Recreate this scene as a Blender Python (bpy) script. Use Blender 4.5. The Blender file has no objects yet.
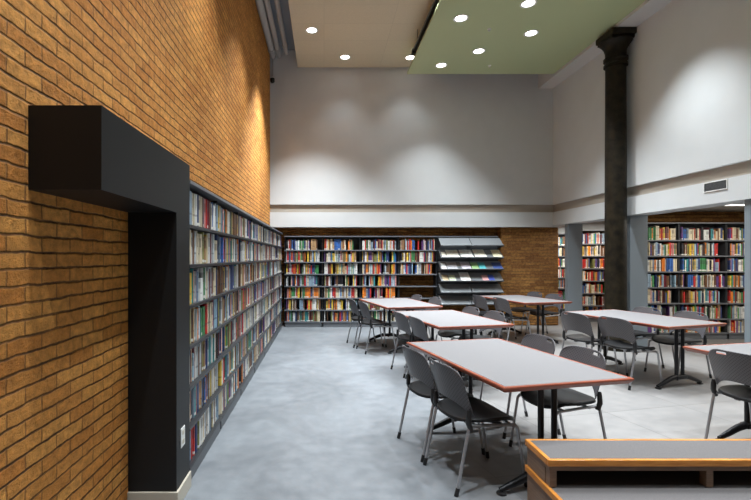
import bpy, bmesh, math, random
from mathutils import Vector, Matrix
random.seed(7)
S = bpy.context.scene
COL = S.collection
PI = math.pi
F = 445.0; PX = 324.0; PY = 257.0; CAMZ = 1.5

# ------------------------------------------------------------------ camera
cd = bpy.data.cameras.new('camera'); cam = bpy.data.objects.new('camera', cd); COL.objects.link(cam)
cam.location = (0, 0, CAMZ); cam.rotation_euler = (PI/2, 0, 0)
cd.sensor_width = 36; cd.lens = F/751*36
cd.shift_x = (375.5-PX)/751; cd.shift_y = (PY-250)/751
cd.clip_start = .05
S.camera = cam

# ------------------------------------------------------------------ materials
def newmat(name):
    m = bpy.data.materials.new(name); m.use_nodes = True
    nt = m.node_tree
    return m, nt, nt.nodes['Principled BSDF']
def N(nt, t, **kw):
    n = nt.nodes.new(t)
    for k, v in kw.items(): setattr(n, k, v)
    return n
def plain(name, col, rough=.5, metal=0, noise=0, nscale=20, bump=0, bscale=60, spec=None):
    m, nt, b = newmat(name)
    b.inputs['Roughness'].default_value = rough; b.inputs['Metallic'].default_value = metal
    if spec is not None: b.inputs['Specular IOR Level'].default_value = spec
    tc = N(nt, 'ShaderNodeTexCoord')
    if noise:
        nz = N(nt, 'ShaderNodeTexNoise'); nz.inputs['Scale'].default_value = nscale; nz.inputs['Detail'].default_value = 5
        nt.links.new(tc.outputs['Object'], nz.inputs['Vector'])
        r = N(nt, 'ShaderNodeValToRGB')
        r.color_ramp.elements[0].position = .3; r.color_ramp.elements[1].position = .7
        r.color_ramp.elements[0].color = tuple(c*(1-noise) for c in col)+(1,)
        r.color_ramp.elements[1].color = tuple(min(1, c*(1+noise)) for c in col)+(1,)
        nt.links.new(nz.outputs['Fac'], r.inputs['Fac']); nt.links.new(r.outputs['Color'], b.inputs['Base Color'])
    else:
        b.inputs['Base Color'].default_value = tuple(col)+(1,)
    if bump:
        n2 = N(nt, 'ShaderNodeTexNoise'); n2.inputs['Scale'].default_value = bscale
        nt.links.new(tc.outputs['Object'], n2.inputs['Vector'])
        bp = N(nt, 'ShaderNodeBump'); bp.inputs['Strength'].default_value = bump; bp.inputs['Distance'].default_value = .01
        nt.links.new(n2.outputs['Fac'], bp.inputs['Height']); nt.links.new(bp.outputs['Normal'], b.inputs['Normal'])
    return m
def brick(name, swz, c1, c2, mort, bumpd=.012, dark=.5):
    m, nt, b = newmat(name)
    L = nt.links
    tc = N(nt, 'ShaderNodeTexCoord'); sp = N(nt, 'ShaderNodeSeparateXYZ'); L.new(tc.outputs['Object'], sp.inputs[0])
    cb = N(nt, 'ShaderNodeCombineXYZ'); L.new(sp.outputs[swz], cb.inputs[0]); L.new(sp.outputs['Z'], cb.inputs[1])
    # wobble
    nw = N(nt, 'ShaderNodeTexNoise'); nw.inputs['Scale'].default_value = 9; nw.inputs['Detail'].default_value = 7; nw.inputs['Roughness'].default_value = .6
    L.new(cb.outputs[0], nw.inputs['Vector'])
    sub = N(nt, 'ShaderNodeVectorMath', operation='SUBTRACT'); L.new(nw.outputs['Color'], sub.inputs[0]); sub.inputs[1].default_value = (.5, .5, .5)
    scl = N(nt, 'ShaderNodeVectorMath', operation='SCALE'); L.new(sub.outputs[0], scl.inputs[0]); scl.inputs['Scale'].default_value = .024
    add = N(nt, 'ShaderNodeVectorMath', operation='ADD'); L.new(cb.outputs[0], add.inputs[0]); L.new(scl.outputs[0], add.inputs[1])
    bt = N(nt, 'ShaderNodeTexBrick'); bt.inputs['Scale'].default_value = 1
    bt.inputs['Brick Width'].default_value = .205; bt.inputs['Row Height'].default_value = .066
    bt.inputs['Mortar Size'].default_value = .005; bt.inputs['Mortar Smooth'].default_value = .4; bt.inputs['Bias'].default_value = 0
    bt.inputs['Color1'].default_value = c1+(1,); bt.inputs['Color2'].default_value = c2+(1,); bt.inputs['Mortar'].default_value = mort+(1,)
    L.new(add.outputs[0], bt.inputs['Vector'])
    n1 = N(nt, 'ShaderNodeTexNoise'); n1.inputs['Scale'].default_value = 22; n1.inputs['Detail'].default_value = 8; n1.inputs['Roughness'].default_value = .7
    L.new(cb.outputs[0], n1.inputs['Vector'])
    n3 = N(nt, 'ShaderNodeTexNoise'); n3.inputs['Scale'].default_value = .9; n3.inputs['Detail'].default_value = 3
    L.new(cb.outputs[0], n3.inputs['Vector'])
    r = N(nt, 'ShaderNodeValToRGB'); r.color_ramp.elements[0].position = .3; r.color_ramp.elements[1].position = .68
    r.color_ramp.elements[0].color = (dark, dark*.95, dark*.9, 1); r.color_ramp.elements[1].color = (1.12, 1.1, 1.05, 1)
    L.new(n1.outputs['Fac'], r.inputs['Fac'])
    mx = N(nt, 'ShaderNodeMix', data_type='RGBA', blend_type='MULTIPLY'); mx.inputs[0].default_value = .85
    L.new(bt.outputs['Color'], mx.inputs[6]); L.new(r.outputs['Color'], mx.inputs[7])
    r3 = N(nt, 'ShaderNodeValToRGB'); r3.color_ramp.elements[0].position = .3; r3.color_ramp.elements[1].position = .7
    r3.color_ramp.elements[0].color = (.78, .72, .68, 1); r3.color_ramp.elements[1].color = (1.1, 1.1, 1.1, 1)
    L.new(n3.outputs['Fac'], r3.inputs['Fac'])
    m2 = N(nt, 'ShaderNodeMix', data_type='RGBA', blend_type='MULTIPLY'); m2.inputs[0].default_value = .9
    L.new(mx.outputs[2], m2.inputs[6]); L.new(r3.outputs['Color'], m2.inputs[7])
    sp2 = N(nt, 'ShaderNodeSeparateXYZ'); L.new(add.outputs[0], sp2.inputs[0])
    dv = N(nt, 'ShaderNodeMath', operation='DIVIDE'); L.new(sp2.outputs['Y'], dv.inputs[0]); dv.inputs[1].default_value = .066
    fr = N(nt, 'ShaderNodeMath', operation='PINGPONG'); L.new(dv.outputs[0], fr.inputs[0]); fr.inputs[1].default_value = .5
    jn = N(nt, 'ShaderNodeMapRange'); L.new(fr.outputs[0], jn.inputs[0]); jn.inputs[1].default_value = .03; jn.inputs[2].default_value = .11; jn.inputs[3].default_value = .3; jn.inputs[4].default_value = 1
    m5 = N(nt, 'ShaderNodeMix', data_type='RGBA', blend_type='MULTIPLY'); m5.inputs[0].default_value = .9
    nj = N(nt, 'ShaderNodeTexNoise'); nj.inputs['Scale'].default_value = 5; nj.inputs['Detail'].default_value = 4; L.new(cb.outputs[0], nj.inputs['Vector'])
    nr = N(nt, 'ShaderNodeMapRange'); L.new(nj.outputs['Fac'], nr.inputs[0]); nr.inputs[1].default_value = .38; nr.inputs[2].default_value = .6; nr.inputs[3].default_value = .25; nr.inputs[4].default_value = .95
    L.new(nr.outputs[0], m5.inputs[0])
    L.new(m2.outputs[2], m5.inputs[6]); L.new(jn.outputs[0], m5.inputs[7])
    L.new(m5.outputs[2], b.inputs['Base Color'])
    b.inputs['Roughness'].default_value = .75; b.inputs['Specular IOR Level'].default_value = .3
    inv = N(nt, 'ShaderNodeMath', operation='MULTIPLY_ADD'); L.new(bt.outputs['Fac'], inv.inputs[0]); inv.inputs[1].default_value = -.5
    hj = N(nt, 'ShaderNodeMath', operation='ADD'); L.new(n1.outputs['Fac'], hj.inputs[0]); L.new(jn.outputs[0], hj.inputs[1]); L.new(hj.outputs[0], inv.inputs[2])
    bp = N(nt, 'ShaderNodeBump'); bp.inputs['Strength'].default_value = .9; bp.inputs['Distance'].default_value = bumpd
    L.new(inv.outputs[0], bp.inputs['Height']); L.new(bp.outputs['Normal'], b.inputs['Normal'])
    return m
def concrete():
    m, nt, b = newmat('polished_concrete'); L = nt.links
    tc = N(nt, 'ShaderNodeTexCoord')
    mp = N(nt, 'ShaderNodeMapping'); L.new(tc.outputs['Object'], mp.inputs[0]); mp.inputs['Scale'].default_value = (1, 1, 1)
    a = N(nt, 'ShaderNodeTexNoise'); a.inputs['Scale'].default_value = 1.1; a.inputs['Detail'].default_value = 9; a.inputs['Roughness'].default_value = .62; a.inputs['Distortion'].default_value = .8
    L.new(mp.outputs[0], a.inputs['Vector'])
    r = N(nt, 'ShaderNodeValToRGB')
    e = r.color_ramp.elements
    e[0].position = .3; e[0].color = (.14, .152, .165, 1)
    e[1].position = .72; e[1].color = (.225, .243, .262, 1)
    x = e.new(.5); x.color = (.178, .19, .206, 1)
    L.new(a.outputs['Fac'], r.inputs['Fac'])
    n2 = N(nt, 'ShaderNodeTexNoise'); n2.inputs['Scale'].default_value = 9; n2.inputs['Detail'].default_value = 8
    L.new(mp.outputs[0], n2.inputs['Vector'])
    r2 = N(nt, 'ShaderNodeValToRGB'); r2.color_ramp.elements[0].position = .35; r2.color_ramp.elements[1].position = .65
    r2.color_ramp.elements[0].color = (.86, .87, .88, 1); r2.color_ramp.elements[1].color = (1.05, 1.05, 1.05, 1)
    L.new(n2.outputs['Fac'], r2.inputs['Fac'])
    mx = N(nt, 'ShaderNodeMix', data_type='RGBA', blend_type='MULTIPLY'); mx.inputs[0].default_value = 1
    L.new(r.outputs['Color'], mx.inputs[6]); L.new(r2.outputs['Color'], mx.inputs[7]); 
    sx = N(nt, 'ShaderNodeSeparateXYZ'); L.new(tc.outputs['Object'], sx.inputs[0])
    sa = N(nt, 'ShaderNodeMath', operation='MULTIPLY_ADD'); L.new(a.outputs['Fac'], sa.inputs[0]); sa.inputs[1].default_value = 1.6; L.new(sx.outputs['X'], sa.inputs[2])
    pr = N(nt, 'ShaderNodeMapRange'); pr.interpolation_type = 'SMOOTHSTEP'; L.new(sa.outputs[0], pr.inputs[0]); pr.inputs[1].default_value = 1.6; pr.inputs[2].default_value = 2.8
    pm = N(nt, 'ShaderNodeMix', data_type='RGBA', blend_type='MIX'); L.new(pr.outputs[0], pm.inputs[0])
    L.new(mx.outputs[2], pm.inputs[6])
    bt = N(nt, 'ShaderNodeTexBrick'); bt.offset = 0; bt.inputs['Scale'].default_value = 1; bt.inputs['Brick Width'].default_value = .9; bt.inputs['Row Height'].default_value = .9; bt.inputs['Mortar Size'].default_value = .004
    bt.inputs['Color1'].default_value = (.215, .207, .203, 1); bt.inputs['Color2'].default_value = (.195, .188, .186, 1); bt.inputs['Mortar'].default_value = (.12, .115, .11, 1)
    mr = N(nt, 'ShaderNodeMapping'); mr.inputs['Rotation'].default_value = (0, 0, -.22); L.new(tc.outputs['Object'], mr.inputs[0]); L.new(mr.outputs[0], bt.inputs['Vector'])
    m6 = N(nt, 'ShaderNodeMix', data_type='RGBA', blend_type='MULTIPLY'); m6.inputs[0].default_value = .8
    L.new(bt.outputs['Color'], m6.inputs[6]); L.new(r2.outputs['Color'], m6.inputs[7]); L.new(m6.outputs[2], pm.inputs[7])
    L.new(pm.outputs[2], b.inputs['Base Color'])
    rr = N(nt, 'ShaderNodeMapRange'); rr.inputs[3].default_value = .3; rr.inputs[4].default_value = .5
    L.new(n2.outputs['Fac'], rr.inputs[0]); L.new(rr.outputs[0], b.inputs['Roughness'])
    return m
def tilemat(name, c, mort, w, h, ax='X', ay='Y', rough=.6, var=.06, ms=.004):
    m, nt, b = newmat(name); L = nt.links
    tc = N(nt, 'ShaderNodeTexCoord'); sp = N(nt, 'ShaderNodeSeparateXYZ'); L.new(tc.outputs['Object'], sp.inputs[0])
    cb = N(nt, 'ShaderNodeCombineXYZ'); L.new(sp.outputs[ax], cb.inputs[0]); L.new(sp.outputs[ay], cb.inputs[1])
    bt = N(nt, 'ShaderNodeTexBrick'); bt.offset = 0; bt.inputs['Scale'].default_value = 1
    bt.inputs['Brick Width'].default_value = w; bt.inputs['Row Height'].default_value = h; bt.inputs['Mortar Size'].default_value = ms
    bt.inputs['Color1'].default_value = tuple(v*(1-var) for v in c)+(1,); bt.inputs['Color2'].default_value = tuple(v*(1+var) for v in c)+(1,)
    bt.inputs['Mortar'].default_value = mort+(1,)
    L.new(cb.outputs[0], bt.inputs['Vector'])
    nz = N(nt, 'ShaderNodeTexNoise'); nz.inputs['Scale'].default_value = 60; nz.inputs['Detail'].default_value = 4
    L.new(tc.outputs['Object'], nz.inputs['Vector'])
    r = N(nt, 'ShaderNodeValToRGB'); r.color_ramp.elements[0].color = (.85, .85, .85, 1); r.color_ramp.elements[1].color = (1.1, 1.1, 1.1, 1)
    L.new(nz.outputs['Fac'], r.inputs['Fac'])
    mx = N(nt, 'ShaderNodeMix', data_type='RGBA', blend_type='MULTIPLY'); mx.inputs[0].default_value = 1
    L.new(bt.outputs['Color'], mx.inputs[6]); L.new(r.outputs['Color'], mx.inputs[7]); L.new(mx.outputs[2], b.inputs['Base Color'])
    b.inputs['Roughness'].default_value = rough
    return m
def emit(name, col, st):
    m, nt, b = newmat(name); b.inputs['Base Color'].default_value = (.8, .8, .8, 1)
    b.inputs['Emission Color'].default_value = col+(1,); b.inputs['Emission Strength'].default_value = st
    return m
def woodmat(name, c1, c2, rough=.35):
    m, nt, b = newmat(name); L = nt.links
    tc = N(nt, 'ShaderNodeTexCoord'); mp = N(nt, 'ShaderNodeMapping'); mp.inputs['Scale'].default_value = (3, 3, 30)
    L.new(tc.outputs['Object'], mp.inputs[0])
    nz = N(nt, 'ShaderNodeTexNoise'); nz.inputs['Scale'].default_value = 4; nz.inputs['Detail'].default_value = 6
    L.new(mp.outputs[0], nz.inputs['Vector'])
    r = N(nt, 'ShaderNodeValToRGB'); r.color_ramp.elements[0].position = .35; r.color_ramp.elements[1].position = .65
    r.color_ramp.elements[0].color = c1+(1,); r.color_ramp.elements[1].color = c2+(1,)
    L.new(nz.outputs['Fac'], r.inputs['Fac']); L.new(r.outputs['Color'], b.inputs['Base Color'])
    b.inputs['Roughness'].default_value = rough
    return m
def perf(name, col, hole):
    m, nt, b = newmat(name); L = nt.links
    tc = N(nt, 'ShaderNodeTexCoord'); mp = N(nt, 'ShaderNodeMapping'); mp.inputs['Rotation'].default_value = (PI/4, 0, 0)
    L.new(tc.outputs['Object'], mp.inputs[0]); sp = N(nt, 'ShaderNodeSeparateXYZ'); L.new(mp.outputs[0], sp.inputs[0])
    s = []
    for ax in 'YZ':
        k = N(nt, 'ShaderNodeMath', operation='MULTIPLY'); L.new(sp.outputs[ax], k.inputs[0]); k.inputs[1].default_value = 2*PI/.016
        q = N(nt, 'ShaderNodeMath', operation='SINE'); L.new(k.outputs[0], q.inputs[0]); s.append(q)
    a = N(nt, 'ShaderNodeMath', operation='ADD'); L.new(s[0].outputs[0], a.inputs[0]); L.new(s[1].outputs[0], a.inputs[1])
    g = N(nt, 'ShaderNodeMath', operation='GREATER_THAN'); L.new(a.outputs[0], g.inputs[0]); g.inputs[1].default_value = 1.0
    mx = N(nt, 'ShaderNodeMix', data_type='RGBA'); L.new(g.outputs[0], mx.inputs[0]); mx.inputs[6].default_value = col+(1,); mx.inputs[7].default_value = hole+(1,)
    L.new(mx.outputs[2], b.inputs['Base Color']); b.inputs['Roughness'].default_value = .42
    return m
def bookmat(name, use_attr):
    m, nt, b = newmat(name); L = nt.links
    if use_attr:
        a = N(nt, 'ShaderNodeAttribute'); a.attribute_name = 'col'; c = a.outputs['Color']; rnd = a.outputs['Alpha']
    else:
        a = N(nt, 'ShaderNodeObjectInfo'); c = a.outputs['Color']; rnd = a.outputs['Random']
    uv = N(nt, 'ShaderNodeUVMap'); uv.uv_map = 'UVMap'
    sp = N(nt, 'ShaderNodeSeparateXYZ'); L.new(uv.outputs[0], sp.inputs[0])
    def band(lo, hi, thr, greater=True):
        g1 = N(nt, 'ShaderNodeMath', operation='GREATER_THAN'); L.new(sp.outputs['Y'], g1.inputs[0]); g1.inputs[1].default_value = lo
        g2 = N(nt, 'ShaderNodeMath', operation='LESS_THAN'); L.new(sp.outputs['Y'], g2.inputs[0]); g2.inputs[1].default_value = hi
        g3 = N(nt, 'ShaderNodeMath', operation='GREATER_THAN' if greater else 'LESS_THAN'); L.new(rnd, g3.inputs[0]); g3.inputs[1].default_value = thr
        m1 = N(nt, 'ShaderNodeMath', operation='MULTIPLY'); L.new(g1.outputs[0], m1.inputs[0]); L.new(g2.outputs[0], m1.inputs[1])
        m2 = N(nt, 'ShaderNodeMath', operation='MULTIPLY'); L.new(m1.outputs[0], m2.inputs[0]); L.new(g3.outputs[0], m2.inputs[1])
        return m2.outputs[0]
    lab = band(.04, .13, .62); tit = band(.55, .85, .6); tit2 = band(.3, .36, .4, False)
    mx = N(nt, 'ShaderNodeMix', data_type='RGBA'); L.new(lab, mx.inputs[0]); L.new(c, mx.inputs[6]); mx.inputs[7].default_value = (.75, .74, .7, 1)
    hs = N(nt, 'ShaderNodeMix', data_type='RGBA', blend_type='MIX'); hs.inputs[0].default_value = .45; L.new(c, hs.inputs[6]); hs.inputs[7].default_value = (.05, .04, .05, 1)
    m3 = N(nt, 'ShaderNodeMix', data_type='RGBA'); L.new(tit, m3.inputs[0]); L.new(mx.outputs[2], m3.inputs[6]); L.new(hs.outputs[2], m3.inputs[7])
    m4 = N(nt, 'ShaderNodeMix', data_type='RGBA'); L.new(tit2, m4.inputs[0]); L.new(m3.outputs[2], m4.inputs[6]); L.new(hs.outputs[2], m4.inputs[7])
    L.new(m4.outputs[2], b.inputs['Base Color']); b.inputs['Roughness'].default_value = .45
    return m

M = {}
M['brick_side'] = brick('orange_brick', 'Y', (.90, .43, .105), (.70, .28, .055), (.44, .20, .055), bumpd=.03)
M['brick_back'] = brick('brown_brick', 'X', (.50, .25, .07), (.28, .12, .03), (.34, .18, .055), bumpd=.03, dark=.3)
M['plaster'] = plain('painted_plaster', (.57, .59, .60), .7, noise=.02, nscale=3)
M['plaster_warm'] = plain('taupe_matte', (.36, .32, .27), .7)
M['beam'] = plain('grey_beam_paint', (.55, .54, .53), .7)
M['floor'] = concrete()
M['panel_beige'] = tilemat('beige_ceiling_panel', (.62, .55, .40), (.52, .46, .335), 1.2, .6, var=.02)
M['panel_green'] = plain('green_ceiling_paint', (.42, .47, .27), .7)
M['deck'] = plain('grey_metal_deck', (.30, .33, .38), .5, .3)
M['pipe'] = plain('painted_pipe', (.42, .40, .38), .5)
M['charcoal'] = plain('charcoal_panel', (.011, .0115, .012), .5, noise=.05, nscale=2, spec=.3)
M['baseboard'] = plain('beige_baseboard', (.5, .46, .38), .5)
M['shelf'] = plain('dark_steel_shelf', (.035, .038, .043), .45)
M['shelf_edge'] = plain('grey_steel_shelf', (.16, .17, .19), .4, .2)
M['shelf_lip_shaded'] = plain('shaded_shelf_lip', (.028, .03, .034), .4, .2)  # left cases: shadow along the shelf edges is put into the lip colour
M['base_grey'] = plain('grey_kick_plate', (.13, .14, .155), .5)
M['pier'] = plain('blue_grey_pier', (.20, .235, .265), .6)
M['iron'] = plain('dark_patinated_iron', (.012, .009, .0045), .5, 0, noise=.7, nscale=9, bump=.4, bscale=25, spec=.2)
M['laminate'] = plain('grey_laminate', (.165, .16, .165), .6, noise=.03, nscale=80, spec=.25)
M['laminate_dark'] = plain('grey_speckled_laminate', (.11, .103, .104), .6, noise=.12, nscale=140, spec=.25)
M['cherry'] = woodmat('cherry_edge', (.20, .045, .022), (.28, .07, .035), .35)
M['orange_wood'] = woodmat('orange_oak_edge', (.42, .15, .022), (.56, .23, .04), .35)
M['brown_wood'] = woodmat('brown_veneer', (.16, .10, .065), (.22, .14, .09), .5)
M['black_metal'] = plain('black_steel', (.012, .012, .014), .35, .4)
M['silver'] = plain('silver_tube', (.42, .42, .44), .35, .8)
M['black_plastic'] = plain('black_plastic', (.012, .012, .013), .4)
M['shell'] = perf('perforated_charcoal_plastic', (.085, .08, .088), (.03, .03, .032))
M['seatpad'] = plain('black_seat', (.010, .010, .011), .45, spec=.3)
M['white'] = plain('white_plastic', (.75, .75, .73), .4)
M['dark_glass'] = plain('dark_dome', (.01, .01, .01), .15)
M['lamp'] = emit('lamp_diffuser', (1, .97, .92), 9)
M['tube'] = emit('linear_lamp', (1, .96, .88), 5)
M['vent'] = plain('grey_louvre', (.16, .17, .18), .5, .3)
M['book'] = bookmat('book_cover', False); M['book_many'] = bookmat('book_cover_mixed', True)
M['paper'] = plain('page_paper', (.72, .68, .58), .8)
M['rack'] = plain('grey_rack_steel', (.22, .235, .25), .35, .3)

# ------------------------------------------------------------------ mesh helpers
class MB:
    def __init__(s): s.bm = bmesh.new()
    def box(s, x0, x1, y0, y1, z0, z1, bevel=0, seg=2):
        r = bmesh.ops.create_cube(s.bm, size=1)
        vs = r['verts']
        for v in vs:
            v.co = Vector((x0+(v.co.x+.5)*(x1-x0), y0+(v.co.y+.5)*(y1-y0), z0+(v.co.z+.5)*(z1-z0)))
        if bevel:
            es = list({e for v in vs for e in v.link_edges})
            bmesh.ops.bevel(s.bm, geom=es, offset=bevel, segments=seg, profile=.5, affect='EDGES')
        return s
    def tube(s, pts, r, n=12, caps=True):
        pts = [Vector(p) for p in pts]; rings = []
        rr = r if isinstance(r, (list, tuple)) else [r]*len(pts)
        up = None
        for i, p in enumerate(pts):
            a = pts[max(0, i-1)]; b = pts[min(len(pts)-1, i+1)]; t = (b-a).normalized()
            if up is None:
                up = Vector((0, 0, 1)) if abs(t.z) < .9 else Vector((1, 0, 0))
            u = t.cross(up).normalized(); w = u.cross(t).normalized(); up = w
            rings.append([s.bm.verts.new(p+(u*math.cos(2*PI*k/n)+w*math.sin(2*PI*k/n))*rr[i]) for k in range(n)])
        for i in range(len(rings)-1):
            for k in range(n):
                s.bm.faces.new((rings[i][k], rings[i][(k+1) % n], rings[i+1][(k+1) % n], rings[i+1][k]))
        if caps:
            s.bm.faces.new(rings[0][::-1]); s.bm.faces.new(rings[-1])
        return s
    def lathe(s, prof, n=32, c=(0, 0)):
        rings = [[s.bm.verts.new((c[0]+r*math.cos(2*PI*k/n), c[1]+r*math.sin(2*PI*k/n), z)) for k in range(n)] for r, z in prof]
        for i in range(len(rings)-1):
            for k in range(n):
                s.bm.faces.new((rings[i][k], rings[i][(k+1) % n], rings[i+1][(k+1) % n], rings[i+1][k]))
        s.bm.faces.new(rings[0][::-1]); s.bm.faces.new(rings[-1])
        return s
    def poly(s, pts, ext):       # planar polygon extruded by vector
        a = [s.bm.verts.new(p) for p in pts]; e = Vector(ext); b = [s.bm.verts.new(Vector(p)+e) for p in pts]
        n = len(a)
        s.bm.faces.new(a[::-1]); s.bm.faces.new(b)
        for i in range(n): s.bm.faces.new((a[i], a[(i+1) % n], b[(i+1) % n], b[i]))
        return s
    def build(s, name, mat, parent=None, smooth=False, loc=None):
        bmesh.ops.recalc_face_normals(s.bm, faces=s.bm.faces)
        me = bpy.data.meshes.new(name); s.bm.to_mesh(me); s.bm.free()
        o = bpy.data.objects.new(name, me); COL.objects.link(o)
        for mm in (mat if isinstance(mat, (list, tuple)) else [mat]): me.materials.append(mm)
        if smooth:
            for p in me.polygons: p.use_smooth = True
            try:
                me.set_sharp_from_angle(angle=math.radians(40))
            except Exception: pass
        if parent is not None: o.parent = parent
        if loc: o.location = loc
        return o
def empty(name, loc, rz=0):
    o = bpy.data.objects.new(name, None); COL.objects.link(o); o.location = loc; o.rotation_euler = (0, 0, rz); o.empty_display_size = .1
    return o
def tag(o, label=None, cat=None, group=None, kind=None):
    if label: o['label'] = label
    if cat: o['category'] = cat
    if group: o['group'] = group
    if kind: o['kind'] = kind
    return o
KIDS = {}
def copy_tree(o, parent=None):
    c = o.copy(); COL.objects.link(c)
    c.parent = parent
    for ch in list(o.children): copy_tree(ch, c)
    return c
def struct(mb, name, mat, label, cat, **k):
    o = mb.build(name, mat, **k); tag(o, label, cat, kind='structure'); return o
def smoothpath(pts, rad=.04, n=5):
    pts = [Vector(p) for p in pts]; out = [pts[0]]
    for i in range(1, len(pts)-1):
        a, b, c = pts[i-1], pts[i], pts[i+1]
        d = min(rad, (a-b).length*.45, (c-b).length*.45)
        p = b+(a-b).normalized()*d; q = b+(c-b).normalized()*d
        for k in range(n+1):
            t = k/n; out.append(p*(1-t)**2+b*2*t*(1-t)+q*t*t)
    out.append(pts[-1]); return out

# ------------------------------------------------------------------ setting
XL = -1.17; XR = 4.96; YB = 9.64; YF = -3.0; ZT = 5.98
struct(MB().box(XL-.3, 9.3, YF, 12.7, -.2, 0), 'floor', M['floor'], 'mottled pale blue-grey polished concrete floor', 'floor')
struct(MB().box(XL-.3, XL, YF, 10.2, 0, 6.3), 'wall_left', M['brick_side'], 'tall old orange brick wall on the left', 'wall')
# back wall: plaster above, recessed band, fascia
struct(MB().box(XL, XR+.34, YB, YB+.3, 2.637, 6.3), 'wall_back', M['plaster'], 'upper grey-white plaster wall at the back', 'wall')
struct(MB().box(XL, XR+.34, YB+.05, YB+.3, 2.47, 2.637), 'trim_1', M['plaster_warm'], 'recessed taupe band across the back wall', 'wall trim')  # band darker and warmer than the plaster above and below
struct(MB().box(XL, XR+.34, YB, YB+.3, 2.15, 2.47), 'trim_2', M['plaster'], 'pale fascia above the back bookcases', 'wall trim')
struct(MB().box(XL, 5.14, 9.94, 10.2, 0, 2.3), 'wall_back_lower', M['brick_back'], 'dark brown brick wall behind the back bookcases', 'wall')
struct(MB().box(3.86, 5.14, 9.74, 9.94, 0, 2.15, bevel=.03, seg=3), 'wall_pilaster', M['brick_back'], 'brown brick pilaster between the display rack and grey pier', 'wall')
struct(MB().box(XL, 5.14, 9.94-.0, 10.2, 2.3, 2.4), 'ceiling_recess', M['plaster_warm'], 'soffit over the back bookcases', 'ceiling')
# right wall
struct(MB().box(XR, XR+.34, YF, YB, 2.637, 6.3), 'wall_right', M['plaster'], 'upper grey-white plaster wall on the right', 'wall')
struct(MB().box(XR+.05, XR+.34, YF, YB+.05, 2.47, 2.637), 'trim_3', M['plaster_warm'], 'recessed taupe band along the right wall', 'wall trim')
struct(MB().box(XR, XR+.34, YF, YB, 2.18, 2.47), 'trim_4', M['plaster'], 'pale fascia along the right wall above the piers', 'wall trim')
struct(MB().box(4.64, XR, YF, YB, 5.15, 6.0), 'trim_5', M['beam'], 'grey beam along the top of the right wall', 'beam')
# lower area beyond the piers
struct(MB().box(XR+.34, 9.3, YF, 12.7, 2.36, 2.5), 'ceiling_lower', M['plaster_warm'], 'low taupe ceiling over the side reading area', 'ceiling')
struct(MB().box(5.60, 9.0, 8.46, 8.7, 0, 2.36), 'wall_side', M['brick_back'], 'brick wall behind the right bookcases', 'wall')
struct(MB().box(5.9, 9.0, 10.66, 10.9, 0, 2.36), 'wall_side_rear', M['plaster'], 'pale wall behind the middle bookcases', 'wall')
struct(MB().box(5.14, 9.0, 12.3, 12.5, 0, 2.36), 'wall_far', M['plaster'], 'pale wall at the far end of the side area', 'wall')
struct(MB().box(9.0, 9.3, YF, 12.7, 0, 2.36), 'wall_side_right', M['plaster'], 'pale wall closing the side area', 'wall')
for i, (y, w, d, lb) in enumerate([(9.12, .30, .12, 'slim blue-grey pier beside the brick pilaster'), (7.27, .29, .12, 'blue-grey pier just right of the dark iron column'), (5.215, .3, .08, 'blue-grey pier at the right edge of the photo')]):
    struct(MB().box(5.0, 5.0+w, y, y+d, 0, 2.18 if i else 2.18, bevel=.004), 'pier', M['pier'], lb, 'pier')
# ceilings
struct(MB().box(XL, XR, YF, YB, ZT, 6.3), 'ceiling', M['deck'], 'grey metal deck ceiling above the hung panels', 'ceiling')
beige = struct(MB().box(-.57, 2.3, YF, 9.6, 5.59, 5.66), 'ceiling_panel', M['panel_beige'], 'beige hung ceiling panel with faint seams', 'ceiling panel')
green = struct(MB().box(1.68, 4.64, YF, 9.0, 5.2, 5.235), 'ceiling_panel', M['panel_green'], 'sage green hung ceiling panel', 'ceiling panel')

# pipes
for x, r, yb, lb in [(-1.10, .065, 9.60, 'pale ceiling pipe running tight against the brick wall'), (-.97, .05, 9.6, 'middle one of the three pale pipes above the brick wall'), (-.80, .045, 9.45, 'pale ceiling pipe nearest the beige ceiling panel')]:
    e = empty('ceiling_pipe', (x, YF, 5.84)); tag(e, lb, 'pipe', 'pale pipes along the top of the brick wall')
    MB().tube([(0, 0, 0), (0, yb-YF, 0)], r, 16).build('pipe_run', M['pipe'], e, True)
    MB().tube([(0, yb-YF-.35, 0), (0, yb-YF-.28, 0)], r*1.25, 16).build('coupling', M['pipe'], e, True)
    for yy in (5.0, 7.4, 9.9):
        MB().box(-.012, .012, yy, yy+.03, r*.8, 5.98-5.84, ).build('hanger', M['silver'], e)
# security camera
e = empty('security_camera', (-1.11, YB, 5.34)); tag(e, 'small dark dome security camera high on the back wall', 'security camera')
MB().tube([(0, -.07, 0), (0, 0, 0)], .05, 16).build('mount', M['white'], e, True)
MB().lathe([(.002, -.1), (.03, -.09), (.048, -.06), (.05, -.02), (.05, 0)], 20, (0, -.06)).build('dome', M['dark_glass'], e, True)
MB().tube([(0, -.012, .05), (0, -.012, .5)], .008, 8).build('conduit', M['pipe'], e, True)
# black track
e = empty('track_light_rail', (1.685, 3.0, 5.34)); tag(e, 'long black rail hung in the gap between beige and green ceiling panels', 'rail')
MB().box(-.03, .03, 0, 5.3, -.03, .03, .004).build('rail', M['black_metal'], e)
MB().box(-.045, .03, 5.25, 5.36, -.05, .03, .008).build('end_box', M['black_metal'], e)
for yy in (1, 3, 5): MB().tube([(0, yy, .02), (0, yy, .25)], .006, 8).build('hanger', M['black_metal'], e)

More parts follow.
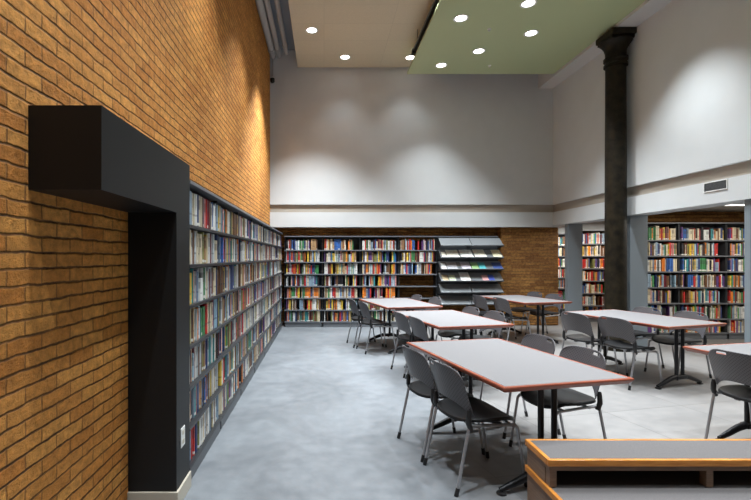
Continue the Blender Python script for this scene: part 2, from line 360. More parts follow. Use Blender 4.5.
# downlights
def downlight(x, y, z, lb, vis=True, pw=1.0, half=44):
    e = empty('downlight', (x, y, z)); tag(e, lb, 'ceiling light', 'round recessed downlights')
    MB().lathe([(.085, -.001), (.115, -.001), (.115, -.008), (.095, -.01), (.085, -.004)], 32).build('trim_ring', M['white'], e, True)
    MB().lathe([(.001, -.001), (.086, -.001), (.086, -.005), (.001, -.005)], 32).build('diffuser', M['lamp'], e, True)
    l = bpy.data.lights.new('spot', 'SPOT'); lo = bpy.data.objects.new('downlight_lamp', l); COL.objects.link(lo); lo.parent = e
    lo.location = (0, 0, -.03); l.energy = 400*pw; l.spot_size = math.radians(half*2); l.spot_blend = .8; l.shadow_soft_size = .07
    l.color = (.90, .965, 1.0)
B = 5.59; G = 5.2
for a in [(-.22, 8.02, B, 'downlight in the beige panel nearest the brick wall', 4.2),
          (.43, 9.10, B, 'downlight in the beige panel close to the back wall', .07),
          (1.77, 9.12, B, 'downlight half hidden behind the green panel corner', .09),
          (2.12, 6.89, G, 'large-looking downlight near the left edge of the green panel', 1),
          (3.42, 7.35, G, 'green panel downlight nearest the iron column', 1.5),
          (2.78, 7.99, G, 'green panel downlight second from the back corner', 1),
          (2.26, 8.58, G, 'green panel downlight closest to its back left corner', 1.0),
          (2.98, 6.49, G, 'green panel downlight at the top edge of the photo', 1)]:
    downlight(a[0], a[1], a[2], a[3], pw=a[4])
OFF = [(-.22, 6.2, B, 1.2), (.6, 5.2, B, .8), (-.22, 4.2, B, 1.0), (.6, 3.0, B, .8), (-.25, 1.7, B, 1.5), (.6, .6, B, .7), (1.4, 6.6, B, .8),
       (2.2, 5.0, G, 1), (3.2, 5.2, G, 1), (4.05, 5.85, G, 1.3), (2.4, 3.4, G, .8), (3.6, 3.6, G, 1.2), (2.9, 1.8, G, .8), (1.9, 2.0, G, .7), (4.1, 1.6, G, 1)]
for i, (x, y, z, p) in enumerate(OFF):
    downlight(x, y, z, 'round downlight nearer the camera above the top of the photo', pw=p)
# sprinklers
for x, y, lb in [(2.68, 7.22, 'small sprinkler head between the downlights of the green panel'), (3.2, 8.6, 'small sprinkler head near the back edge of green panel')]:
    e = empty('sprinkler', (x, y, G)); tag(e, lb, 'sprinkler')
    MB().lathe([(.03, 0), (.03, -.006), (.012, -.01), (.01, -.03)], 16).build('escutcheon', M['white'], e, True)
    MB().lathe([(.018, -.03), (.018, -.034), (.004, -.036)], 16).build('deflector', M['silver'], e, True)
# linear lamps of the low ceiling
for x0, x1, y, lb in [(5.7, 8.2, 7.1, 'linear lamp in the low ceiling in front of right bookcases'), (5.5, 7.4, 9.6, 'linear lamp in the low ceiling in front of middle bookcases'),
                      (5.4, 7.2, 11.3, 'linear lamp in the low ceiling by the far bookcase'), (5.7, 8.2, 4.6, 'linear lamp in the low ceiling behind the right pier')]:
    e = empty('linear_lamp', (0, y, 2.36)); tag(e, lb, 'ceiling light', 'linear lamps in the low ceiling')
    MB().box(x0, x1, -.05, .05, -.03, 0, .005).build('housing', M['white'], e)
    MB().box(x0+.02, x1-.02, -.04, .04, -.036, -.03).build('diffuser', M['tube'], e)
    l = bpy.data.lights.new('area', 'AREA'); l.shape = 'RECTANGLE'; l.size = x1-x0; l.size_y = .08; l.energy = 42; l.color = (1, .94, .84)
    lo = bpy.data.objects.new('linear_lamp_light', l); COL.objects.link(lo); lo.parent = e; lo.location = ((x0+x1)/2, 0, -.05)
# strip lamp in the recess above the back bookcases is absent; the wall there stays dark

# air vent
e = empty('air_vent', (XR, 5.635, 2.40)); tag(e, 'grey louvred air vent with white frame on the right fascia', 'air vent')
v = MB()
for a in [(-.17, .17, .052, .062), (-.17, .17, -.062, -.052), (-.17, -.16, -.052, .052), (.16, .17, -.052, .052)]: v.box(-.01, 0, a[0], a[1], a[2], a[3])
v.build('frame', M['white'], e)
v = MB()
for k in range(9): v.box(-.007, -.001, -.16, .16, -.05+k*.0115, -.045+k*.0115)
v.build('louvre', M['vent'], e)
MB().box(-.002, 0, -.16, .16, -.052, .052).build('backing', M['black_metal'], e)

# ------------------------------------------------------------------ black portal
e = empty('portal_frame', (0, 0, 0)); tag(e, 'black boxed inverted-L portal frame projecting from the brick wall', 'portal frame')
P0 = -.88
MB().poly([(XL, 1.76, 2.10), (XL, 2.915, 2.10), (XL, 2.915, .10), (XL, 2.656, .10), (XL, 2.656, 1.766), (XL, 1.76, 1.766)], (P0-XL, 0, 0)).build('casing', M['charcoal'], e)
MB().box(XL, P0+.012, 2.644, 2.915, 0, .10, .003).build('baseboard', M['baseboard'], e)
e = empty('power_outlet', (P0, 2.765, .385)); tag(e, 'white outlet cover plate low on the black portal', 'outlet')
MB().box(0, .006, -.037, .037, -.06, .06, .003).build('cover_plate', M['white'], e)
for dz in (-.028, .028): MB().box(.004, .008, -.016, .016, dz-.013, dz+.013, .001).build('socket', M['baseboard'], e)

# ------------------------------------------------------------------ bookcases
ROWN = ['top', 'second', 'third', 'fourth', 'fifth', 'sixth', 'bottom']
BOOKS = []       # dicts
def bookcase(origin, rz, width, depth, top, rows, label, group, back=True, shelves=None):
    """local: x along the case, y=0 front plane, +y to the back"""
    e = empty('bookcase', origin, rz); tag(e, label, 'bookcase', group)
    if back: MB().box(.005, width-.005, depth-.015, depth-.003, .05, top-.005).build('back_panel', M['shelf'], e)
    for x in (0, width-.02): MB().box(x+.004, x+.014, .045, depth, 0, top-.003).build('side_panel', M['shelf'], e)
    t = MB().box(.001, width-.001, -.004, depth, top-.022, top, .002).build('top_panel', M['shelf_edge'], e)
    MB().box(.019, width-.019, .015, .03, 0, rows[-1]-.02).build('kick_plate', M['base_grey'], e)
    for i, z in enumerate(rows):
        MB().box(.001, width-.001, 0, .04, z-.022, z, .002).build('shelf_lip', M['shelf_lip_shaded' if label.find('brick wall') >= 0 or label.find('portal') >= 0 or label.find('brick and back') >= 0 else 'shelf_edge'], e); MB().box(.016, width-.016, .04, depth-.016, z-.02, z).build('shelf', M['shelf'], e)
    return e
PALP = [  # (name, rgb, weight pastel, weight vivid)
 ('white', (.72, .72, .70), 20, 15), ('cream', (.66, .58, .42), 12, 13), ('pale grey', (.48, .51, .53), 14, 5), ('grey-blue', (.25, .34, .43), 10, 5),
 ('light blue', (.33, .50, .62), 6, 4), ('dark blue', (.035, .06, .18), 10, 8), ('blue', (.04, .13, .40), 3, 6), ('black', (.015, .015, .018), 12, 10),
 ('brown', (.16, .075, .035), 9, 12), ('tan', (.42, .27, .14), 10, 9), ('maroon', (.16, .02, .03), 7, 7), ('red', (.55, .035, .03), 4, 10),
 ('orange', (.75, .22, .03), 4, 8), ('yellow', (.72, .50, .06), 4, 7), ('olive', (.25, .25, .08), 4, 4), ('green', (.06, .25, .09), 3, 6),
 ('teal', (.04, .24, .26), 4, 3), ('purple', (.14, .06, .22), 4, 4), ('pink', (.62, .28, .27), 4, 2)]
def fill(origin, rz, width, rows, top, depth, mode, place, fillrows=None, tight=.96, start=0):
    """books in one case; returns nothing, adds to BOOKS; place(row, idx) is filled later"""
    c, s = math.cos(rz), math.sin(rz)
    zs = list(rows)
    for i, z in enumerate(zs):
        if fillrows is not None and i not in fillrows: continue
        clear = (top-.03 if i == 0 else zs[i-1]-.022)-z-.008
        x = .024 if mode == 'p' else .04; xe = width-x
        if random.random() > .5: xe -= random.uniform(0, .12) if mode == 'v' else random.uniform(0, .03)
        setback = random.uniform(.012, .03)
        while True:
            run = random.randint(2, 4 if mode == 'p' else 3) if random.random() < .12 else 1
            w = random.choice([random.uniform(.010, .02), random.uniform(.015, .028), random.uniform(.022, .042)])
            h = min(clear-(.025 if i == 0 else 0), random.gauss(.232 if mode == 'p' else .215, .02)); d = min(depth-.05, random.uniform(.13, .2))
            pal = random.choices(PALP, [p[2] if mode == 'p' else p[3] for p in PALP])[0]
            for k in range(run):
                if x+w > xe: break
                j = random.uniform(.82, 1.18)
                col = tuple(min(.85, q*j) for q in pal[1])
                yy = setback+random.uniform(0, .014)
                wx = origin[0]+c*(x+w/2)-s*(yy); wy = origin[1]+s*(x+w/2)+c*(yy)
                thick = 'thin' if w < .02 else ('thick' if w > .036 else 'medium')
                # projected spine size
                if abs(s) > .5: area = F*abs(wx)*w/(wy*wy)*F*h/wy
                else: area = (F/wy)**2*w*h
                px = PX+F*wx/wy; py = PY+F*(CAMZ-z-h/2)/wy
                if not (-5 < px < 755 and py < 500): area = 0
                BOOKS.append(dict(x=wx, y=wy, z=z+.0008, rz=rz, w=w-.0008, h=h, d=d, col=col, cn=pal[0], th=thick, row=i, place=place, area=area, px=px, py=py))
                x += w
            else:
                if random.random() > tight: x += random.uniform(.015, .07)
                continue
            break
LROWS = [1.715, 1.45, 1.18, .91, .64, .375, .12]
BROWS = [1.65, 1.395, 1.137, .88, .625, .37, .12]
RROWS = [1.81, 1.525, 1.237, .95, .66, .375, .12]
# left cases: local x runs along +Y world; front faces +X
names = ['first', 'second', 'third', 'fourth', 'fifth', 'sixth', 'seventh']
nL = 7; wL = (9.50-2.918)/nL
for i in range(nL):
    o = (P0, 2.918+i*wL, 0)
    bookcase(o, PI/2, wL-.001, .285, 2.005, LROWS, ['dark steel bookcase against the brick wall, touching the black portal'][0] if i == 0 else
             ('dark steel bookcase in the corner where brick and back walls meet' if i == nL-1 else '%s dark steel bookcase along the brick wall counting from the black portal' % names[i]), 'bookcases along the left brick wall')
    fill(o, PI/2, wL-.001, LROWS, 2.005, .285, 'p', 'L', tight=.985)
# back cases (front at 9.5), facing -Y : local y -> +Y
bx0 = -.85; wB = .8175
for i in range(4):
    o = (bx0+i*wB, 9.50, 0)
    lb = ['dark bookcase on the back wall, leftmost, in the brick corner', 'second dark bookcase from the left on the back wall', 'third dark bookcase from the left on the back wall', 'back-wall bookcase with empty lower shelves beside the display rack'][i]
    bookcase(o, 0, wB-.001, .285, 1.95, BROWS, lb, 'bookcases on the back wall', back=(i != 3))
    fill(o, 0, wB-.001, BROWS, 1.95, .285, 'v', 'B%d' % i, fillrows=None if i < 3 else [0, 1, 2], tight=.93)
wR = .87
for i in range(3):
    o = (5.63+i*wR, 8.10, 0)
    bookcase(o, 0, wR-.001, .285, 2.13, RROWS, ['right-hand bookcase partly hidden by the blue-grey pier', 'middle bookcase of the right-hand row full of bright books', 'rightmost bookcase at the right edge of the photo'][i], 'bookcases on the right')
    fill(o, 0, wR-.001, RROWS, 2.13, .285, 'v', 'R%d' % i, tight=.95)
for i in range(2):
    o = (5.96+i*wR, 10.30, 0)
    bookcase(o, 0, wR-.001, .285, 2.13, RROWS, ['bookcase seen between the slim pier and the iron column', 'bookcase glimpsed between the iron column and its pier'][i], 'bookcases in the middle distance')
    fill(o, 0, wR-.001, RROWS, 2.13, .285, 'v', 'M%d' % i, tight=.95)
o = (5.72, 11.9, 0)
bookcase(o, 0, wR-.001, .285, 2.13, RROWS, 'far bookcase seen as a sliver beside the brick pilaster', 'bookcases in the middle distance')
fill(o, 0, wR-.001, RROWS, 2.13, .285, 'v', 'F0')

# book mesh (local: x width centred, y 0..1 back, z 0..1), covers and page block with real spine rounding
def book_geo():
    vs = []; fs = []; mi = []; uvs = []
    prof = [(-.5, 1), (-.5, .07), (-.32, .0), (.32, .0), (.5, .07), (.5, 1), (.38, 1), (.38, .12), (-.38, .12), (-.38, 1)]
    n = len(prof)
    for z in (0, 1):
        for x, y in prof: vs.append((x, y, z))
    for i in range(n): fs.append((i, (i+1) % n, n+(i+1) % n, n+i)); mi.append(0)
    fs.append((9, 8, 7, 6)[::-1]); mi.append(1)  # replaced below
    fs.pop(); mi.pop()
    for z0, flip in ((0, False), (n, True)):
        for q in ((0, 1, 8, 9), (1, 2, 3, 4, 7, 8), (4, 5, 6, 7)):
            f = tuple(z0+k for k in q); fs.append(f if flip else f[::-1]); mi.append(0)
    b = len(vs)
    for z in (.02, .975):
        for x, y in ((-.38, .12), (.38, .12), (.38, .96), (-.38, .96)): vs.append((x, y, z))
    for q in ((0, 3, 2, 1), (4, 5, 6, 7), (2, 3, 7, 6)): fs.append(tuple(b+k for k in q)); mi.append(1)
    return vs, fs, mi
gv, gf, gm = book_geo()
bme = bpy.data.meshes.new('book'); bme.from_pydata(gv, [], gf)
uvl = bme.uv_layers.new(name='UVMap')
for l in bme.loops:
    co = bme.vertices[l.vertex_index].co; uvl.data[l.index].uv = (co.x+.5, co.z)
bme.materials.append(M['book']); bme.materials.append(M['paper'])
for p, k in zip(bme.polygons, gm): p.material_index = k
# order indices per shelf
from collections import defaultdict
sh = defaultdict(list)
for b in BOOKS: sh[(b['place'], b['row'])].append(b)
for k, lst in sh.items():
    for i, b in enumerate(lst): b['i'] = i+1; b['n'] = len(lst)
def ordn(i):
    return str(i)+('th' if 10 <= i % 100 <= 20 else {1: 'st', 2: 'nd', 3: 'rd'}.get(i % 10, 'th'))
def hidden(b):    # behind the pier, column or the frontmost tables
    return (b['place'][0] == 'R' and (b['px'] < 649 or b['px'] > 742 or b['py'] > 318)) or b['place'][0] in 'MF'
cand = sorted([b for b in BOOKS if b['area'] > 0 and not hidden(b)], key=lambda b: -b['area'])
single = cand[:300]; ids = {id(b) for b in single}
WHERE = {'L': 'of the left bookcases', 'B0': 'of the leftmost back bookcase', 'B1': 'of the second back bookcase', 'B2': 'of the third back bookcase', 'B3': 'of the back bookcase beside the rack',
         'R0': 'of the right bookcase by the pier', 'R1': 'of the middle right-hand bookcase', 'R2': 'of the rightmost bookcase'}
first = None
for b in single:
    if first is None: o = bpy.data.objects.new('book', bme); first = o
    else: o = first.copy()
    COL.objects.link(o)
    o.location = (b['x'], b['y'], b['z']); o.rotation_euler = (0, 0, b['rz']); o.scale = (b['w'], b['d'], b['h'])
    o.color = b['col']+(1,)
    th = '' if b['th'] == 'medium' else b['th']+' '
    if b['place'] == 'L': lb = '%s%s book, %s from the black portal on the %s shelf there' % (th, b['cn'], ordn(b['i']), ROWN[b['row']])
    else: lb = '%s%s book, %s from left, %s shelf %s' % (th, b['cn'], ordn(b['i']), ROWN[b['row']], WHERE[b['place']])
    g = {'L': 'left', 'B': 'back-wall', 'R': 'right-hand'}[b['place'][0]]
    tag(o, lb, 'book', 'books standing on the %s bookcases' % g)
# the rest of the books
V = []; Fc = []; MI = []; CC = []; UV = []
for b in BOOKS:
    if id(b) in ids: continue
    c, s = math.cos(b['rz']), math.sin(b['rz']); base = len(V)
    for x, y, z in gv:
        X = x*b['w']; Y = y*b['d']; V.append((b['x']+c*X-s*Y, b['y']+s*X+c*Y, b['z']+z*b['h']))
    rn = random.random()
    for f, mi_ in zip(gf, gm):
        Fc.append(tuple(base+k for k in f)); MI.append(mi_)
        for k in f: CC.extend((b['col'][0], b['col'][1], b['col'][2], rn)); UV.extend((gv[k][0]+.5, gv[k][2]))
me = bpy.data.meshes.new('books'); me.from_pydata(V, [], Fc)
u = me.uv_layers.new(name='UVMap'); u.data.foreach_set('uv', UV)
ca = me.color_attributes.new('col', 'FLOAT_COLOR', 'CORNER'); ca.data.foreach_set('color', CC)
me.materials.append(M['book_many']); me.materials.append(M['paper']); me.polygons.foreach_set('material_index', MI)
o = bpy.data.objects.new('books', me); COL.objects.link(o)
tag(o, 'rows of many smaller-looking multicoloured library books filling the remaining bookcase shelves', 'books', kind='stuff')

# ------------------------------------------------------------------ periodical display rack
RX = 2.445; RW = .66
e = empty('display_rack', (RX, 9.30, 0)); tag(e, 'grey steel periodical display rack with slanted shelves beside the brick pilaster', 'display rack')
LIPZ = [1.735, 1.485, 1.24, .995, .755, .505]
for x in (0, RW, 2*RW): MB().box(x-.012, x+.012, .36, .40, 0, 1.95, .003).build('upright', M['shelf'], e)
MB().box(-.012, 2*RW+.012, .34, .42, 1.93, 1.955).build('top_rail', M['shelf_edge'], e)
MB().box(-.01, 2*RW+.01, .372, .385, .62, 1.94).build('back_panel', M['shelf'], e)  # dark sheet added to make the gaps between the slanted shelves black
MB().box(-.012, 2*RW+.012, .16, .42, 0, .10).build('base', M['base_grey'], e)
DY, DZ = .235, .17
for z in LIPZ:
    for k in range(2):
        x0 = k*RW+.006; x1 = (k+1)*RW-.006
        m = MB()
        m.poly([(x0, 0, z), (x0, DY, z+DZ), (x0, DY, z+DZ-.006), (x0, .003, z-.008)], (x1-x0, 0, 0))
        m.poly([(x0, 0, z), (x0, -.015, z+.018), (x0, -.018, z+.014), (x0, -.003, z-.008)], (x1-x0, 0, 0))
        m.build('slanted_shelf', M['rack'], e)
        for xx in (x0, x1-.004):
            MB().poly([(xx, .0, z-.008), (xx, DY, z+DZ-.006), (xx, .36, z+DZ-.006), (xx, .36, z-.05), (xx, .2, z-.04)], (.004, 0, 0)).build('bracket', M['shelf'], e)
ang = math.atan2(DZ, DY)
MAGS = [ # shelf, x, w, h, colour name, rgb
 (1, .04, .10, .17, 'cream', (.75, .72, .62)), (1, .16, .29, .24, 'cream', (.78, .76, .66)), (1, .50, .29, .24, 'white', (.80, .79, .74)), (1, .84, .27, .25, 'ivory', (.80, .77, .66)), (1, 1.29, .2, .24, 'yellowish-cream', (.72, .68, .48)),
 (2, .03, .11, .18, 'white', (.75, .75, .75)), (2, .17, .24, .21, 'grey', (.42, .42, .45)), (2, .52, .22, .22, 'lilac-grey', (.5, .46, .52)), (2, .77, .16, .2, 'green', (.28, .45, .2)), (2, .95, .16, .2, 'turquoise', (.08, .38, .42)), (2, 1.29, .22, .2, 'dark blue', (.04, .07, .22)),
 (3, .06, .13, .17, 'tan', (.45, .36, .22)), (3, .22, .15, .17, 'pale green', (.5, .55, .4)), (3, .50, .23, .25, 'white', (.75, .78, .8)), (3, 1.03, .14, .17, 'pinkish', (.55, .3, .3)), (3, 1.19, .13, .18, 'deep blue', (.05, .08, .35))]
ordw = ['top', 'second', 'third', 'fourth']
for si, x, w, h, cn, rgb in MAGS:
    x *= .86; w *= .88; h *= 1.12
    o = empty('magazine', (RX+x+w/2, 9.302, LIPZ[si]+.006)); o.rotation_euler = (ang, 0, 0)
    tag(o, '%s periodical on the %s slanted shelf of the display rack, %s half' % (cn, ordw[si], 'left' if x < RW-.05 else 'right'), 'magazine', 'periodicals on the display rack')
    mt = plain(cn.replace(' ', '_')+'_magazine_cover', tuple(min(.85, q*1.1) for q in rgb), .4, noise=.12, nscale=14)
    MB().box(-w/2, w/2, .002, h, .003, .007).build('cover', mt, o)
    MB().box(-w/2+.002, w/2-.002, .003, h-.002, 0, .003).build('pages', M['paper'], o)

# ------------------------------------------------------------------ iron column
e = empty('iron_column', (4.765, 7.27, 0)); tag(e, 'tall dark patinated cast iron column with flared square capital', 'column')
MB().lathe([(.20, .16), (.20, .2), (.17, .24), (.158, .3), (.156, 1.2), (.153, 3), (.146, 4.62), (.146, 4.63)], 40).build('shaft', M['iron'], e, True)
MB().lathe([(.25, 0), (.25, .1), (.235, .13), (.215, .16)], 40).build('base', M['iron'], e, True)
MB().lathe([(.146, 4.60), (.172, 4.605), (.172, 4.64), (.150, 4.65), (.150, 4.69), (.175, 4.70), (.175, 4.74), (.150, 4.75), (.150, 4.83), (.168, 4.9), (.205, 4.96), (.235, 4.99), (.235, 5.0)], 40).build('necking', M['iron'], e, True)
m = MB(); m.box(-.185, .185, -.19, .19, 5.0, 5.05, .01); m.box(-.195, .195, -.225, .225, 5.05, 5.148, .012)
m.build('abacus', M['iron'], e)

# ------------------------------------------------------------------ tiered platform bench
e = empty('tiered_bench', (1.16, 2.0, 0)); tag(e, 'two-tier grey-topped bench with orange wood edging at the bottom right', 'bench')
W = 2.3
m = MB().box(.02, W, .325, .56, .42, .448, .002).build('upper_top', M['laminate_dark'], e)
def edge_frame(x0, y0, y1, z, th):
    m = MB()
    m.box(x0, W, y0, y0+.022, z-th, z, .004)
    m.box(x0, x0+.022, y0+.022, y1-.022, z-th, z, .004)
    m.box(x0, W, y1-.022, y1, z-th, z, .004)
    return m
edge_frame(0, .30, .572, .45, .035).build('upper_edging', M['orange_wood'], e)
MB().box(.01, W, .31, .565, .39, .418).build('upper_substrate', M['brown_wood'], e)
for x in (.015, .83, 1.65): MB().box(x, x+.035, .315, .36, .302, .392).build('upper_post', M['brown_wood'], e)
MB().box(.012, .03, .36, .565, .302, .392).build('upper_side_panel', M['brown_wood'], e)
MB().box(.03, W, .545, .565, .302, .392).build('upper_back_panel', M['shelf'], e)
MB().box(.02, W, .022, .565, .27, .299, .002).build('lower_top', M['laminate_dark'], e)
edge_frame(0, 0, .575, .301, .035).build('lower_edging', M['orange_wood'], e)
MB().box(.012, .034, .012, .565, 0, .268).build('lower_side_panel', M['brown_wood'], e)
MB().box(.034, W, .012, .034, 0, .268).build('lower_front_panel', M['brown_wood'], e)
MB().box(.034, W, .545, .565, 0, .268).build('lower_back_panel', M['brown_wood'], e)

# ------------------------------------------------------------------ tables
TW, TL, TH = .92, 1.42, .74
def make_table():
    r = empty('library_table', (0, 0, 0))
    # local x across, y along
    MB().box(-TW/2+.022, TW/2-.022, -TL/2+.022, TL/2-.022, TH-.03, TH, .001).build('tabletop', M['laminate'], r)
    # bevelled wood rim: bottom smaller than top
    bm = bmesh.new()
    def ring(ix, z): return [bm.verts.new((sx*(TW/2-ix), sy*(TL/2-ix), z)) for sx, sy in ((-1, -1), (1, -1), (1, 1), (-1, 1))]
    rs = [ring(.022, TH-.001), ring(.003, TH), ring(0, TH-.004), ring(0, TH-.012), ring(.02, TH-.036), ring(.06, TH-.036)]
    for a, b in zip(rs, rs[1:]):
        for k in range(4): bm.faces.new((a[k], a[(k+1) % 4], b[(k+1) % 4], b[k]))
    q = MB(); q.bm.free(); q.bm = bm; q.build('edge_trim', M['cherry'], r)
    MB().box(-TW/2+.06, TW/2-.06, -TL/2+.06, TL/2-.06, TH-.036, TH-.03).build('underside', M['black_plastic'], r)
    MB().box(-.03, .03, -.42, .42, TH-.075, TH-.037, .004).build('crossbar', M['black_metal'], r)
    for sy in (-1, 1):
        y = sy*.505
        MB().box(-.24, .24, y-.025, y+.025, TH-.07, TH-.037, .004).build('mounting_plate', M['black_metal'], r)
        for sx in (-1, 1): MB().tube([(sx*.05, y, .10), (sx*.05, y, TH-.06)], .019, 16).build('post', M['black_metal'], r, True)
        m = MB()
        m.box(-.085, .085, y-.035, y+.035, .085, .13, .012, 3)
        m.build('hub', M['black_metal'], r, True)
        for sx in (-1, 1):
            f = MB().tube([(sx*.06, y, .112), (sx*.15, y, .095), (sx*.27, y, .052), (sx*.345, y, .028)], [.030, .027, .022, .016], 14).build('foot', M['black_metal'], r, True)
            MB().lathe([(.028, 0), (.032, .004), (.03, .014), (.012, .02), (.01, .034)], 20, (sx*.335, y)).build('glide', M['black_plastic'], f, True)
    return r
TABLES = [  # cx, cy, rot, label
 (1.34, 3.38, 12.6, 'nearest grey-topped library table with cherry edge, in the foreground'),
 (1.55, 5.62, 12.0, 'grey-topped table directly behind the foreground table'),
 (1.24, 7.48, 12.6, 'grey-topped table nearest the left back corner of bookcases'),
 (3.62, 8.16, 12.6, 'grey-topped table in front of the brick pilaster'),
 (3.98, 5.65, 17.0, 'grey-topped table in front of the dark iron column'),
 (3.66, 3.20, 12.6, 'grey-topped table cut off by the right edge of the photo')]
tp = make_table(); tabs = []
for i, (x, y, r, lb) in enumerate(TABLES):
    o = tp if i == 0 else copy_tree(tp)
    o.location = (x, y, 0); o.rotation_euler = (0, 0, math.radians(r)); tag(o, lb, 'table', 'library tables')
    tabs.append((x, y, math.radians(r)))

# ------------------------------------------------------------------ chairs
def make_chair():
    r = empty('stacking_chair', (0, 0, 0))
    # seat: dished superellipse shell
    bm = bmesh.new(); NU, NR = 36, 7
    def sp(t, k):
        c, s = math.cos(t), math.sin(t); n = 3.2
        q = (abs(c)**n+abs(s)**n)**(-1/n)
        x = .225*q*c*k; y = .228*q*s*k*(1-.10*(-c*k if c < 0 else 0))
        z = .445+.012*k**4-(.035*max(0, x-.12)/.1 if x > .12 else 0)+.014*(abs(y)/.22)**2
        return (x+.0, y, z)
    for off in (0,):
        ctr = bm.verts.new(sp(0, 0)); prev = None
        for j in range(1, NR+1):
            ring = [bm.verts.new(sp(2*PI*i/NU, j/NR)) for i in range(NU)]
            for i in range(NU):
                if prev is None: bm.faces.new((ctr, ring[i], ring[(i+1) % NU]))
                else: bm.faces.new((prev[i], ring[i], ring[(i+1) % NU], prev[(i+1) % NU]))
            prev = ring
    # thickness
    q = MB(); q.bm.free(); q.bm = bm
    s = q.build('seat', M['seatpad'], r, True)
    md = s.modifiers.new('thick', 'SOLIDIFY'); md.thickness = .022; md.offset = -1
    md = s.modifiers.new('bev', 'BEVEL'); md.width = .006; md.segments = 2
    # backrest
    bm = bmesh.new(); NUu, NV = 32, 26
    grid = []
    def W_(v): return .226*(1-.03*(1-v))*(1-.16*max(0, (v-.72)/.28)**3)
    def P(u, v):
        zt = .797-.028*abs(u)**5; zb = .475+.085*(1-abs(u)**3.0)
        z = zb+(zt-zb)*v
        w = W_(v)
        x = -.185-.105*((z-.46)/.36)**.9 + .060*abs(u)**2.0*(1-.25*v)
        return (x, u*w, z)
    us = [-1+2*i/NUu for i in range(NUu+1)]
    for j in range(NV+1): grid.append([bm.verts.new(P(u, j/NV)) for u in us])
    for j in range(NV):
        for i in range(NUu):
            uc = (us[i]+us[i+1])/2
            if .22 < uc < .64 and j in (22, 23): continue
            bm.faces.new((grid[j][i], grid[j][i+1], grid[j+1][i+1], grid[j+1][i]))
    q = MB(); q.bm.free(); q.bm = bm
    b = q.build('backrest', M['shell'], r, True)
    md = b.modifiers.new('thick', 'SOLIDIFY'); md.thickness = .009; md.offset = 0
    md = b.modifiers.new('sub', 'SUBSURF'); md.levels = 1; md.render_levels = 1
    # frame
    for sy in (-1, 1):
        MB().tube(smoothpath([(-.17, sy*.205, .425), (.0, sy*.205, .418), (.175, sy*.205, .405)], .05), .0105, 12).build('side_rail', M['silver'], r, True)
        MB().tube([(-.155, sy*.214, .40), (-.175, sy*.216, .45), (-.172, sy*.216, .50), (-.176, sy*.214, .53)], [.017, .018, .017, .010], 12).build('sleeve', M['black_plastic'], r, True)
        l1 = MB().tube(smoothpath([(-.165, sy*.214, .44), (-.20, sy*.216, .28), (-.262, sy*.218, .0)], .1), .0105, 12).build('leg', M['silver'], r, True)
        MB().tube([(-.249, sy*.2175, .05), (-.262, sy*.218, .0)], .0135, 12).build('foot_cap', M['black_plastic'], l1, True)
        l2 = MB().tube(smoothpath([(.15, sy*.205, .408), (.185, sy*.208, .395), (.25, sy*.213, .0)], .03), .0105, 12).build('leg', M['silver'], r, True)
        MB().tube([(.242, sy*.212, .05), (.25, sy*.213, .0)], .0135, 12).build('foot_cap', M['black_plastic'], l2, True)
    for x in (-.10, .13): MB().tube([(x, -.205, .415), (x, .205, .415)], .010, 12).build('cross_tube', M['silver'], r, True)
    for x, y in ((-.10, -.09), (-.10, .09), (.13, -.09), (.13, .09)): MB().box(x-.02, x+.02, y-.02, y+.02, .398, .425, .004).build('seat_clip', M['black_plastic'], r)
    return r
cp = make_chair()
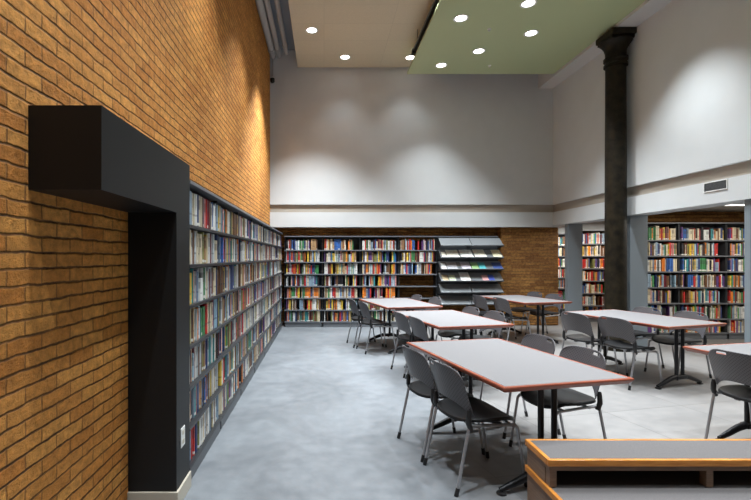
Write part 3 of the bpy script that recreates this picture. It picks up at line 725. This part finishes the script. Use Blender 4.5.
# table index, back offset across, along, side, extra rotation, label
CH = [
 (0, -.635, -.243, 1, 'front left chair of the foreground table, nearest to camera'),
 (0, -.64, .240, 1, 'second chair on the left side of the foreground table, behind the nearest'),
 (0, .68, -.10, 0, 'front right chair of the foreground table, its seat half under the tabletop'),
 (0, .73, .46, -2, 'rear right chair of the foreground table, only its back showing'),
 (1, -.56, -.243, 0, 'left front chair of the second table behind the foreground one'),
 (1, -.57, .240, 0, 'left rear chair of the second table behind the foreground one'),
 (1, .70, -.02, 1, 'right front chair of the second table, light catching its back'),
 (1, .66, .49, 0, 'right rear chair of the second table, tilted handle slot showing'),
 (2, -.73, -.25, 1, 'left front chair of the table by the left back corner'),
 (2, -.76, .25, -1, 'left rear chair of the table by the left back corner'),
 (2, .80, .16, 0, 'right front chair of the table by the left back corner'),
 (2, .68, .67, 0, 'right rear chair of the table by the left back corner'),
 (3, -.64, -.24, 1, 'left front chair of the table before the brick pilaster'),
 (3, -.76, .24, 0, 'left rear chair of the table before the brick pilaster'),
 (3, .86, .13, 3, 'right front chair of the table before the brick pilaster'),
 (3, .84, .67, 0, 'right rear chair of the table before the brick pilaster'),
 (4, -.71, -.235, 0, 'left front chair of the table before the iron column'),
 (4, -.79, .25, 0, 'left rear chair of the table before the iron column'),
 (4, .76, -.13, -5, 'right front chair of the table before the iron column'),
 (4, .70, .40, -5, 'right rear chair of the table before the iron column, beside the pier'),
 (5, -.57, .235, 0, 'chair with white handle slot at the right edge of the photo')]
BK = .265
for i, (t, s, l, rr, lb) in enumerate(CH):
    o = cp if i == 0 else copy_tree(cp)
    tx, ty, tr = tabs[t]
    sv = Vector((math.cos(tr), math.sin(tr))); lv = Vector((-math.sin(tr), math.cos(tr)))
    sc = s+(BK if s < 0 else -BK)
    p = Vector((tx, ty))+sv*sc+lv*l
    o.location = (p.x, p.y, .0); o.rotation_euler = (0, 0, tr+(0 if s < 0 else PI)+math.radians(rr))
    tag(o, 'charcoal perforated-back chair, '+lb if len(lb.split()) < 13 else lb, 'chair', 'chairs round the library tables')

# ------------------------------------------------------------------ world and view
w = bpy.data.worlds.new('world'); S.world = w; w.use_nodes = True
bg = w.node_tree.nodes['Background']; bg.inputs[0].default_value = (.95, .97, 1.0, 1); bg.inputs[1].default_value = .07
S.view_settings.view_transform = 'Standard'; S.view_settings.look = 'None'; S.view_settings.gamma = 1
S.view_settings.use_curve_mapping = False
S.view_settings.exposure = 0.0
